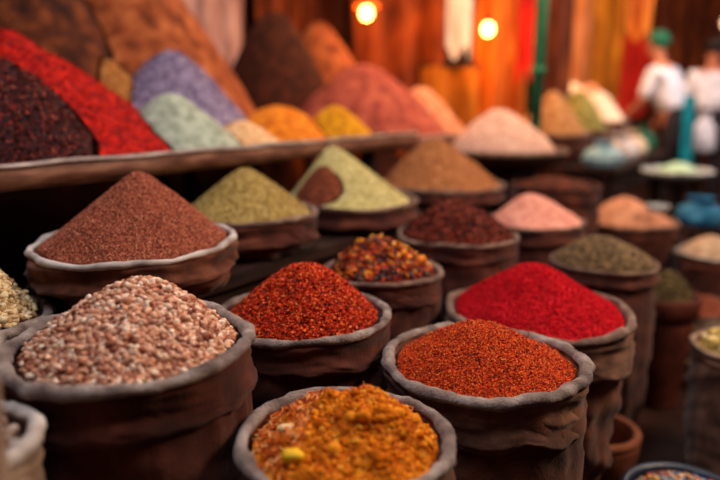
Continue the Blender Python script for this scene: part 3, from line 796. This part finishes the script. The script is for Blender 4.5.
far_sack('dim sack of cream flour at the end of the far bench', 'cream white flour mound at the end of the far bench', 5.9, -1.5, BZ, .98, .27, .26, m_wht, seed=303)
bundle('cloth_bundle', 'green topped white bag on the far bench edge', 'bundle', *st(5.0, -1.09), BZ, .12, .20, M['white_cloth'], M['green_cloth'], 6)
bundle('cloth_bundle', 'white bag with green tie beyond the first on the bench', 'bundle', *st(5.32, -1.09), BZ, .12, .21, M['cream_cloth'], M['green_cloth'], 7)
bundle('cloth_bundle', 'dark green tied bag beyond the white bags', 'bundle', *st(5.7, -1.09), BZ, .12, .24, M['green_cloth'], M['green_cloth'], 8)
# third stand, farther
bench('dim bench at the far end under the red cloths', 6.4, 7.7, -1.74, -2.2, .95)
far_sack('dim sack of cream rice beneath the red cloth', 'cream rice mound glowing beneath the red cloth', 6.72, -1.97, .95, 1.13, .26, .2, m_wht, seed=304)
far_sack('dim sack of peach rice at the far end', 'peach rice mound at the far end bench', 7.36, -1.97, .95, 1.13, .27, .2, m_pea, seed=305)
# mint tray on stool and blue bundle
stool('wooden_stool', 'tall stool carrying the pale green herb dish', 2.22, 4.55, .62, .17, M['wood_dark'], M['wood_dark'])
bowl('herb_dish', 'wide pale dish of mint leaves near the white shirted person', 2.22, 4.55, .62, .67, .23, M['steel'], foot=.7, cat='dish', nu=40)
mound(Heap(2.22, 4.55, .672, .13, .05, q=.7, tip=.5, amp=.015, nsc=16, seed=310), 'pale mint green leaf mound in the wide dish', 'herb mound', M['mint'], name='herb_mound', nr=30, nu=60)
stool('wooden_stool', 'low stool carrying the bright blue bag', 1.92, 3.62, .46, .15, M['wood_dark'], M['wood_dark'])
bundle('cloth_bundle', 'bright blue tied bag on a low stool by the aisle', 'bundle', 1.92, 3.62, .46, .130, .16, M['blue_cloth'], seed=9)

# ================================================================== SMALL THINGS IN THE CURRY
def on_heap(h, lx, ly): return (h.x + lx, h.y + ly, h.z + float(h.local(np.array([lx]), np.array([ly]))[0][0]))
def rock(name, label, cat, loc, size, mat, seed, parent=None):
    V, F = tpl_ball(14, 10)
    n = fbm(V[:, 0] * 1.6 + seed, V[:, 1] * 1.6 + V[:, 2] * 1.3, seed, 3) - .5
    V = np.sign(V) * np.abs(V) ** .8 * (1 + .5 * n)[:, None] * np.array(size)
    o = mesh_obj(name, V, [(F, mat)]); o.location = loc
    return tag(o, label, cat)
m_yk = noise_mat('yellow_resin', ['#d29a0c', '#e6b41c', '#f0c83a'], 30, .6, .3, 80, .003)
m_ck = noise_mat('cream_resin', ['#d8b070', '#e8cc98', '#f2e2c0'], 40, .8, .4, 80, .003)
p = on_heap(hB, -.073, -.078)
rock('turmeric_lump', 'bright yellow turmeric lump at the edge of the curry', 'turmeric lump', (p[0], p[1], p[2] + .009), (.016, .011, .010), m_yk, 5)
p = on_heap(hB, -.088, -.022)
rock('resin_lump', 'small pale cream lump among the orange seed husks', 'spice lump', (p[0], p[1], p[2] + .006), (.012, .008, .005), m_ck, 8)
def stem_curve(name, label, pts, r, mat):
    P = np.array(pts, float)
    tt = np.linspace(0, len(P) - 1, 24)
    C = np.stack([np.interp(tt, np.arange(len(P)), P[:, k]) for k in range(3)], -1)
    for _ in range(4): C[1:-1] = (C[:-2] + 2 * C[1:-1] + C[2:]) / 4
    T = np.gradient(C, axis=0); T /= np.linalg.norm(T, axis=1)[:, None]
    A_ = np.cross(T, np.array([.3, .9, .2])); A_ /= np.linalg.norm(A_, axis=1)[:, None]
    B2 = np.cross(T, A_); nu = 8; th = np.linspace(0, 2 * PI, nu, endpoint=False)
    rr = r * np.linspace(1, .4, len(C))
    V = C[:, None] + rr[:, None, None] * (np.cos(th)[None, :, None] * A_[:, None] + np.sin(th)[None, :, None] * B2[:, None])
    o = mesh_obj(name, V.reshape(-1, 3) - P[0], [(grid_faces(len(C), nu), mat)]); o.location = P[0]
    return tag(o, label, 'dried stem')
m_stm = noise_mat('dried_stem', ['#8a3a12', '#b4561c', '#c87a38'], 30, .8)
def hp_pts(h, l, up): return [tuple(np.array(on_heap(h, a, b)) + np.array([0, 0, u])) for (a, b), u in zip(l, up)]
stem_curve('dried_stem', 'curled dried stem by the hem of the curry sack', hp_pts(hB, [(.085, .085), (.10, .07), (.104, .05), (.098, .035)], [.004, .012, .012, .003]), .0016, m_stm)
stem_curve('dried_stem', 'short dried stem sticking up from orange chilli powder', [np.array(on_heap(hC, .098, .062)) + np.array(q) for q in ((0, 0, -.004), (.001, 0, .012), (0, 0, .028))], .0016, m_stm)

# ================================================================== SETTING
def struct(name, bm, mat, loc=(0, 0, 0), rz=0):
    o = bm_obj(name, bm, mat); o.location = loc; o.rotation_euler = (0, 0, rz); o['kind'] = 'structure'
    return o
m_floor = noise_mat('dark_earth_floor', ['#1c0d0a', '#2c1611', '#3d2119'], 3, .9, .3, 30, .01)
m_wall = noise_mat('smoky_maroon_wall', ['#22100e', '#3a1c16', '#54281c'], 1.6, .95, .2, 20, .01)
m_ceil = noise_mat('dark_canvas_awning', ['#170a08', '#251210', '#341a14'], 2, .95)
cx, cy = st(4, -.4)
struct('floor', box_bm((14, 9, .1), (0, 0, -.05), 0), m_floor, (cx, cy, 0), STALL_ROT)
wx_, wy_ = st(4, -3.75)
struct('wall_back', box_bm((14, .1, 3.2), (0, 0, 1.6), 0), m_wall, (wx_, wy_, 0), STALL_ROT)
wx_, wy_ = st(10.5, -.4)
struct('wall_far', box_bm((.1, 9, 3.2), (0, 0, 1.6), 0), m_wall, (wx_, wy_, 0), STALL_ROT)
cx, cy = st(6.4, -1.9)
struct('ceiling', box_bm((9.2, 3.8, .06), (0, 0, 3.17), 0), m_ceil, (cx, cy, 0), STALL_ROT)

# green post
post = thing('awning_post', 'green painted post standing behind the spice mounds', 'post', (*st(4.24, -1.47), 0))
m_grn = noise_mat('green_paint', ['#0a3a2c', '#125a44', '#1c7358'], 6, .5)
lathe('post_shaft', [(.001, 0), (.038, 0), (.038, 3.13), (.001, 3.13)], m_grn, post, 24)
lathe('post_collar', [(.038, 1.30), (.047, 1.305), (.047, 1.36), (.038, 1.365)], m_grn, post, 24)
lathe('post_base', [(.038, .0), (.07, .0), (.07, .04), (.05, .06), (.038, .065)], m_grn, post, 24)

# drapes: hanging cloths at the back
def drape(label, s, t, w, z0, z1, mat, seed, amp=.05, rz=STALL_ROT, rod=True):
    t_ = thing('hanging_cloth', label, 'hanging cloth', (*st(s, t), z0), rz)
    nu, nv = 60, 24
    u = np.linspace(0, 1, nu)[None]; v = np.linspace(0, 1, nv)[:, None]
    y = amp * np.sin(u * w * 22 + 3 * fbm(u * 3 + v * 0, v * .6, seed)) * (.5 + .5 * (1 - v)) + amp * 1.5 * (fbm(u * 2, v * 1.5, seed + 4) - .5)
    x = (u - .5) * w * (.9 + .1 * v) + 0 * v
    z = v * (z1 - z0) + (1 - v) * .05 * np.sin(u * 9 + seed)
    V = np.stack(np.broadcast_arrays(x, y, z), -1).reshape(-1, 3)
    o = mesh_obj('cloth', V, [(grid_faces(nv, nu, False), mat)], t_)
    bm = bmesh.new(); bmesh.ops.create_cone(bm, cap_ends=True, segments=12, radius1=.012, radius2=.012, depth=w * 1.05)
    for q in bm.verts: q.co = Vector((q.co.z, q.co.y, q.co.x + z1 - z0))
    bm_obj('curtain_rod', bm, M['wood_dark'], t_, True)
    return t_
m_od = noise_mat('orange_cloth', ['#7a3208', '#a8500f', '#c87020'], 4, .9, stretch=(4, 4, .6))
m_ab = noise_mat('amber_brown_cloth', ['#3c1608', '#6c2e0e', '#96481a'], 3, .9, stretch=(3, 3, .8))
m_pc = noise_mat('peach_cloth', ['#8c4822', '#b0683a', '#c8845a'], 4, .9, stretch=(4, 4, .6))
m_gd = noise_mat('golden_cloth', ['#6c3a08', '#98580e', '#ba781c'], 4, .9, stretch=(4, 4, .6))
m_rd = noise_mat('red_cloth', ['#6e0a06', '#a3160c', '#c42a16'], 4, .9, stretch=(4, 4, .6))
m_pd = noise_mat('pinkish_grey_cloth', ['#7a5a5c', '#a08488', '#c0a8ac'], 4, .9, stretch=(4, 4, .6))
m_wd = noise_mat('pale_grey_cloth', ['#a0908e', '#c8bcba', '#dcd4d2'], 4, .9, stretch=(4, 4, .6))
m_bd = noise_mat('brown_cloth', ['#2c0f06', '#50200c', '#783a18'], 4, .9, stretch=(4, 4, .6))
drape('pinkish grey cloth hanging behind the huge brown mound', 3.0, -3.60, 1.7, 1.0, 2.9, m_pd, 2)
drape('brown cloth hanging behind the rose brown mound', 4.6, -3.55, 1.5, .3, 2.9, m_bd, 3)
def across(label, x, y, w, z0, z1, mat, seed, amp=.04, rz=.3):
    s_, t_ = x * SA + y * CA, x * CA - y * SA
    return drape(label, s_, t_, w, z0, z1, mat, seed, amp, rz)
across('wide amber cloth hanging behind the first glowing bulb', .33, 5.45, .80, .7, 2.4, m_ab, 5)
across('golden cloth hanging low behind the peach mound', .72, 5.28, .50, .5, 1.42, m_gd, 6)
across('pale grey cloth hung over the golden cloth', .74, 5.05, .22, 1.50, 2.3, m_wd, 8, .02)
across('orange cloth hanging behind the second bulb', 1.22, 5.75, .52, .5, 2.5, m_od, 9)
across('red cloth hanging next to the green post', 1.36, 5.55, .16, 1.35, 2.4, m_rd, 10, .02)
across('brown cloth in the gap before the green post', 1.75, 6.0, .34, .3, 2.6, m_bd, 16, .03)
across('tall peach orange cloth beyond the green post', 2.58, 8.2, .58, .9, 2.9, m_pc, 12)
across('golden cloth beyond the tall peach orange cloth', 3.08, 8.4, .46, .7, 2.9, m_gd, 17)
across('red cloth standing in for a glow above the cream rice', 3.50, 8.57, .56, .95, 1.95, m_rd, 13)  # cloth colour takes the place of a red glow
across('small orange cloth hung high under the awning', 2.45, 5.95, .28, 1.70, 2.35, m_od, 14, .03)
across('dark brown cloth across the far end of the stall', 3.9, 9.0, 2.2, .3, 2.9, m_bd, 15)

# bulbs
def bulb(name, label, loc, r, col, strength, halo, energy, lcol):
    t = thing(name, label, 'lamp', loc)
    V, F = tpl_ball(20, 14)
    V = V * r; V[:, 2] *= 1.15
    mesh_obj('bulb', V, [(F, emit_mat(name + '_glow', col, strength))], t)
    lathe('socket', [(.004, r * 1.02), (r * .5, r * 1.02), (r * .55, r * 1.3), (r * .55, r * 2.0), (r * .3, r * 2.3), (.004, r * 2.3)], M['wood_dark'], t, 20)
    if halo: lathe('halo_cone', [(r * .6, r * 2.1), (r * 1.6, r * 1.5), (r * 2.1, r * .9)], halo, t, 28)  # coloured cone added to imitate the orange glow around the bulb
    bm = bmesh.new(); bmesh.ops.create_cone(bm, cap_ends=True, segments=8, radius1=.004, radius2=.004, depth=3.13 - loc[2] - r * 2.25)
    for v in bm.verts: v.co.z += (3.13 - loc[2] + r * 2.25) / 2
    bm_obj('cord', bm, M['wood_dark'], t)
    if energy:
        l = bpy.data.lights.new(name + '_light', 'POINT'); l.energy = energy; l.color = lin(lcol)[:3]; l.shadow_soft_size = r * 1.2
        o = bpy.data.objects.new(name + '_light', l); COL.objects.link(o); o.location = (loc[0], loc[1], loc[2] - r * 1.6); 
    return t
m_halo = noise_mat('amber_halo_cone', ['#c04a0a', '#e0701a', '#ec8c34'], 8, .6)
bulb('hanging_bulb', 'glowing bulb with a modelled amber shade above the rose brown mound', (.045, 4.73, 1.745), .042, '#ffb45c', 16, m_halo, 16, '#ff8a2c')
bulb('hanging_bulb', 'glowing yellow bulb beside the pale grey cloth', (.985, 5.23, 1.69), .042, '#ffd070', 13, None, 16, '#ff9a30')
bulb('hanging_bulb', 'cool white bulb hanging beyond the green post', (1.69, 6.28, 1.83), .07, '#b8b4d8', 1.2, None, 0, '#ffffff')
bulb('hanging_bulb', 'cool white bulb hanging high beyond the green post', (1.90, 7.2, 2.12), .10, '#b8b4d8', 1.1, None, 0, '#ffffff')
bulb('hanging_bulb', 'pale warm bulb glowing above the second shopper', (4.0, 7.4, 1.98), .06, '#ffd8b0', 1.6, None, 3, '#ffb070')

# ================================================================== PEOPLE
def skin_mesh(name, joints, edges, mat, parent, root, sub=2):
    """joints: name -> (x,y,z,radius)"""
    keys = list(joints); ix = {k: i for i, k in enumerate(keys)}
    me = bpy.data.meshes.new(name)
    me.from_pydata([joints[k][:3] for k in keys], [(ix[a], ix[b]) for a, b in edges], [])
    me.materials.append(mat)
    o = bpy.data.objects.new(name, me); link(o, parent)
    sk = o.modifiers.new('skin', 'SKIN'); sk.use_smooth_shade = True
    for i, k in enumerate(keys):
        d = me.skin_vertices[0].data[i]
        r = joints[k][3]
        d.radius = r if isinstance(r, tuple) else (r, r)
        d.use_root = (k == root)
    ss = o.modifiers.new('subdiv', 'SUBSURF'); ss.levels = sub; ss.render_levels = sub
    return o

m_skin = noise_mat('tan_skin', ['#8a5038', '#a0624a', '#b0735a'], 12, .6)
m_hair = noise_mat('black_hair', ['#0c0807', '#171010', '#241816'], 40, .6)
m_trs = noise_mat('dark_trousers', ['#140f14', '#201a20', '#2c242a'], 12, .9)
def person(label, loc, rz, shirt, hat=None, sash=None, lean=.0, reach=.25, bag=None):
    t = thing('person', label, 'person', loc, rz)      # faces local +y
    L_ = lean
    J_ = dict(pelvis=(0, 0, .95, (.15, .11)), waist=(0, .02 + L_ * .3, 1.08, (.14, .10)), chest=(0, .04 + L_ * .8, 1.28, (.17, .115)), shoul=(0, .04 + L_, 1.42, (.15, .09)),
              neck=(0, .05 + L_ * 1.15, 1.50, .055), head0=(0, .06 + L_ * 1.3, 1.58, .07), head1=(0, .07 + L_ * 1.4, 1.66, (.082, .095)), head2=(0, .06 + L_ * 1.45, 1.73, (.075, .085)), crown=(0, .055 + L_ * 1.45, 1.765, .05))
    Ed = [('pelvis', 'waist'), ('waist', 'chest'), ('chest', 'shoul'), ('shoul', 'neck'), ('neck', 'head0'), ('head0', 'head1'), ('head1', 'head2'), ('head2', 'crown')]
    nose_y = .07 + L_ * 1.4 + .10
    J_['nose'] = (0, nose_y + .012, 1.645, .012); Ed.append(('head1', 'nose'))
    for s, n in ((-1, 'l'), (1, 'r')):
        rch = reach if s < 0 else .08
        J_['sh' + n] = (s * .185, .04 + L_, 1.42, .058)
        J_['el' + n] = (s * .235, .02 + L_ + rch * .35, 1.15, .044)
        J_['fa' + n] = (s * .232, .06 + L_ + rch * .8, 1.02, .038)
        J_['wr' + n] = (s * .225, .10 + L_ + rch * 1.2, .91, (.028, .022))
        J_['pa' + n] = (s * .222, .115 + L_ + rch * 1.35, .845, (.036, .017))
        Ed += [('shoul', 'sh' + n), ('sh' + n, 'el' + n), ('el' + n, 'fa' + n), ('fa' + n, 'wr' + n), ('wr' + n, 'pa' + n)]
        J_['hip' + n] = (s * .095, 0, .86, .092); J_['kn' + n] = (s * .10, .03, .49, .060); J_['ca' + n] = (s * .10, .0, .34, .054)
        J_['an' + n] = (s * .105, -.02, .09, .040); J_['to' + n] = (s * .115, .14, .035, (.042, .03))
        Ed += [('pelvis', 'hip' + n), ('hip' + n, 'kn' + n), ('kn' + n, 'ca' + n), ('ca' + n, 'an' + n), ('an' + n, 'to' + n)]
    body = skin_mesh('body', J_, Ed, m_skin, t, 'pelvis')
    # fingers: five short chains rooted in each palm
    for s, n in ((-1, 'l'), (1, 'r')):
        px, py, pz, _ = J_['pa' + n]
        for k, ln in enumerate((.072, .08, .075, .06)):
            q = (k - 1.5) * .017
            fj = dict(a=(px, py + q, pz, .009), b=(px - s * .004, py + q * 1.1 + .004, pz - .025 - ln * .35, .0085), c=(px - s * .016, py + q * 1.15 + .006, pz - .025 - ln * .75, .008), d=(px - s * .03, py + q * 1.15 + .004, pz - .022 - ln, .007))
            skin_mesh('finger', fj, [('a', 'b'), ('b', 'c'), ('c', 'd')], m_skin, body, 'a', 1)
        fj = dict(a=(px - s * .005, py + .02, pz + .03, .010), b=(px - s * .018, py + .045, pz + .005, .0095), c=(px - s * .028, py + .052, pz - .028, .008))
        skin_mesh('thumb', fj, [('a', 'b'), ('b', 'c')], m_skin, body, 'a', 1)
    def pick(keys, grow, dz=None):
        out = {}
        for k in keys:
            x, y, z, r = J_[k]
            out[k] = (x, y, z, tuple(q + grow for q in r) if isinstance(r, tuple) else r + grow)
        return out
    J_['tail'] = (0, .015 + L_ * .2, 1.03, (.135, .095)); J_['belt'] = (0, .01 + L_ * .15, 1.02, (.135, .095))
    sj = pick(['tail', 'waist', 'chest', 'shoul', 'shl', 'shr', 'ell', 'elr'], .022)
    skin_mesh('shirt', sj, [('tail', 'waist'), ('waist', 'chest'), ('chest', 'shoul'), ('shoul', 'shl'), ('shoul', 'shr'), ('shl', 'ell'), ('shr', 'elr')], shirt, t, 'chest')
    tj = pick(['waist', 'belt', 'pelvis', 'hipl', 'hipr', 'knl', 'knr', 'cal', 'car', 'anl', 'anr'], .014)
    skin_mesh('trousers', tj, [('waist', 'belt'), ('belt', 'pelvis'), ('pelvis', 'hipl'), ('hipl', 'knl'), ('knl', 'cal'), ('cal', 'anl'), ('pelvis', 'hipr'), ('hipr', 'knr'), ('knr', 'car'), ('car', 'anr')], m_trs, t, 'pelvis')
    for n in 'lr':
        x, y, z, r = J_['to' + n]
        skin_mesh('shoe', dict(a=(x * .96, -.05, .055, (.046, .045)), b=(x * .98, .05, .05, (.05, .042)), c=(x, .16, .04, (.046, .032))), [('a', 'b'), ('b', 'c')], M['wood_dark'], t, 'a')
    # hair / cap
    hx, hy, hz, _ = J_['head2']
    V, F = tpl_ball(24, 16)
    V = V * np.array([.098, .112, .10]); 
    front = V[:, 1] > .02
    V[:, 2] = np.where(front, np.maximum(V[:, 2], .012), np.maximum(V[:, 2], -.075))
    o = mesh_obj('headscarf' if hat else 'hair', V, [(F, hat or m_hair)], t); o.location = (hx, hy - .008, hz - .012)
    for s in (-1, 1):
        V, F = tpl_ball(10, 8); V = V * np.array([.010, .009, .007])
        o = mesh_obj('eye', V, [(F, m_hair)], t); o.location = (s * .032, J_['head1'][1] + .083, 1.668)
    V, F = tpl_ball(12, 6); V = V * np.array([.024, .006, .006]); o = mesh_obj('mouth', V, [(F, M['terracotta'])], t); o.location = (0, J_['head1'][1] + .082, 1.60)
    if sash is not None:
        nu, nv = 30, 30
        a = np.linspace(.95, 2.15, nu)[None]; v = np.linspace(0, 1, nv)[:, None]
        rr = .215 + .03 * v + .014 * np.sin(a * 14 + v * 3) * v
        V = np.stack(np.broadcast_arrays(rr * np.cos(a) * 1.05, rr * np.sin(a) * .85 * -1 + .05, 1.20 - .78 * v), -1).reshape(-1, 3)
        mesh_obj('apron', V, [(grid_faces(nv, nu, False), sash)], t)
    return t
person('person in white shirt with green headscarf and teal apron reaching down', (3.07, 6.40, 0), math.radians(40), M['white_cloth'], M['green_cloth'], M['teal_cloth'], lean=.14, reach=.22)
person('person in white shirt and dark trousers walking farther down the aisle', (3.78, 7.15, 0), math.radians(-10), M['white_cloth'], None, None, lean=.02, reach=.1)
sb = bundle('shopping_bag', 'white carrier bag held by the second shopper in the aisle', 'bag', 3.58, 6.86, .62, .13, .42, M['white_cloth'], seed=12)

# ================================================================== LIGHT
def area(name, loc, target, size, energy, col, sy=None):
    l = bpy.data.lights.new(name, 'AREA'); l.energy = energy; l.color = col; l.size = size
    if sy: l.shape = 'RECTANGLE'; l.size_y = sy
    o = bpy.data.objects.new(name, l); COL.objects.link(o); o.location = loc
    o.rotation_euler = (Vector(target) - Vector(loc)).to_track_quat('-Z', 'Y').to_euler()
    return o
area('warm_key', (2.0, 1.5, 2.3), (.0, 1.3, .75), .7, 50, (1.0, .74, .52))
area('cool_top', (-.3, .9, 2.9), (.0, 1.3, .7), 1.2, 30, (.92, .93, 1.0))
area('stall_back', (-.4, 3.3, 2.9), (-.2, 2.3, .9), 1.4, 22, (1.0, .74, .55))
area('aisle_light', (3.4, 5.2, 3.0), (2.8, 6.0, .8), 1.6, 120, (1.0, .86, .80))
area('far_glow', (2.0, 6.4, 2.9), (2.7, 7.6, 1.3), 1.0, 75, (1.0, .60, .32))  # unseen fill light, added to brighten the far cloths
area('stall_warm_area', (1.1, 4.0, 2.8), (.6, 5.3, 1.2), 1.0, 70, (1.0, .56, .26))  # warm area light aimed at the hung cloths

w = bpy.data.worlds.new('market_haze'); bpy.context.scene.world = w; w.use_nodes = True
bg = w.node_tree.nodes['Background']; bg.inputs['Color'].default_value = (.60, .30, .28, 1); bg.inputs['Strength'].default_value = .07

# ------------------------------------------------------------------ groups of repeats
GROUPS = dict(spice_sack='cloth sacks of spice around the stall', bean_sack='sacks of beans', hanging_cloth='cloths hanging behind the stall', cloth_bundle='tied bags along the aisle',
              hanging_bulb='glowing bulbs under the awning', wooden_stool='wooden stools in the aisle', display_bench='dark display benches', spice_tray='wooden spice trays',
              bean_mound='mounds of beans in sacks', spice_mound='spice mounds in sacks and bowls', herb_mound='mounds of herbs', lentil_mound='mounds of lentils', dried_stem='loose dried stems')
on_tray = set(OB.values())
for o in list(bpy.data.objects):
    if o.parent is None and 'category' in o:
        g = GROUPS.get(o.name.split('.')[0])
        if o in on_tray: g = 'powder mounds on the wooden trays'
        if g: o['group'] = g

# ================================================================== CAMERA
cam = bpy.data.cameras.new('camera'); co = bpy.data.objects.new('camera', cam); COL.objects.link(co)
co.location = (0, 0, 1.15); co.rotation_euler = (math.radians(90 - 12.1), 0, 0)
cam.sensor_width = 36; cam.lens = 650 / 720 * 36; cam.clip_start = .02
cam.dof.use_dof = True; cam.dof.focus_distance = 1.17; cam.dof.aperture_fstop = 1.18; cam.dof.aperture_blades = 0
sc = bpy.context.scene; sc.camera = co
sc.view_settings.view_transform = 'Standard'; sc.view_settings.look = 'None'
sc.view_settings.exposure = 0.25
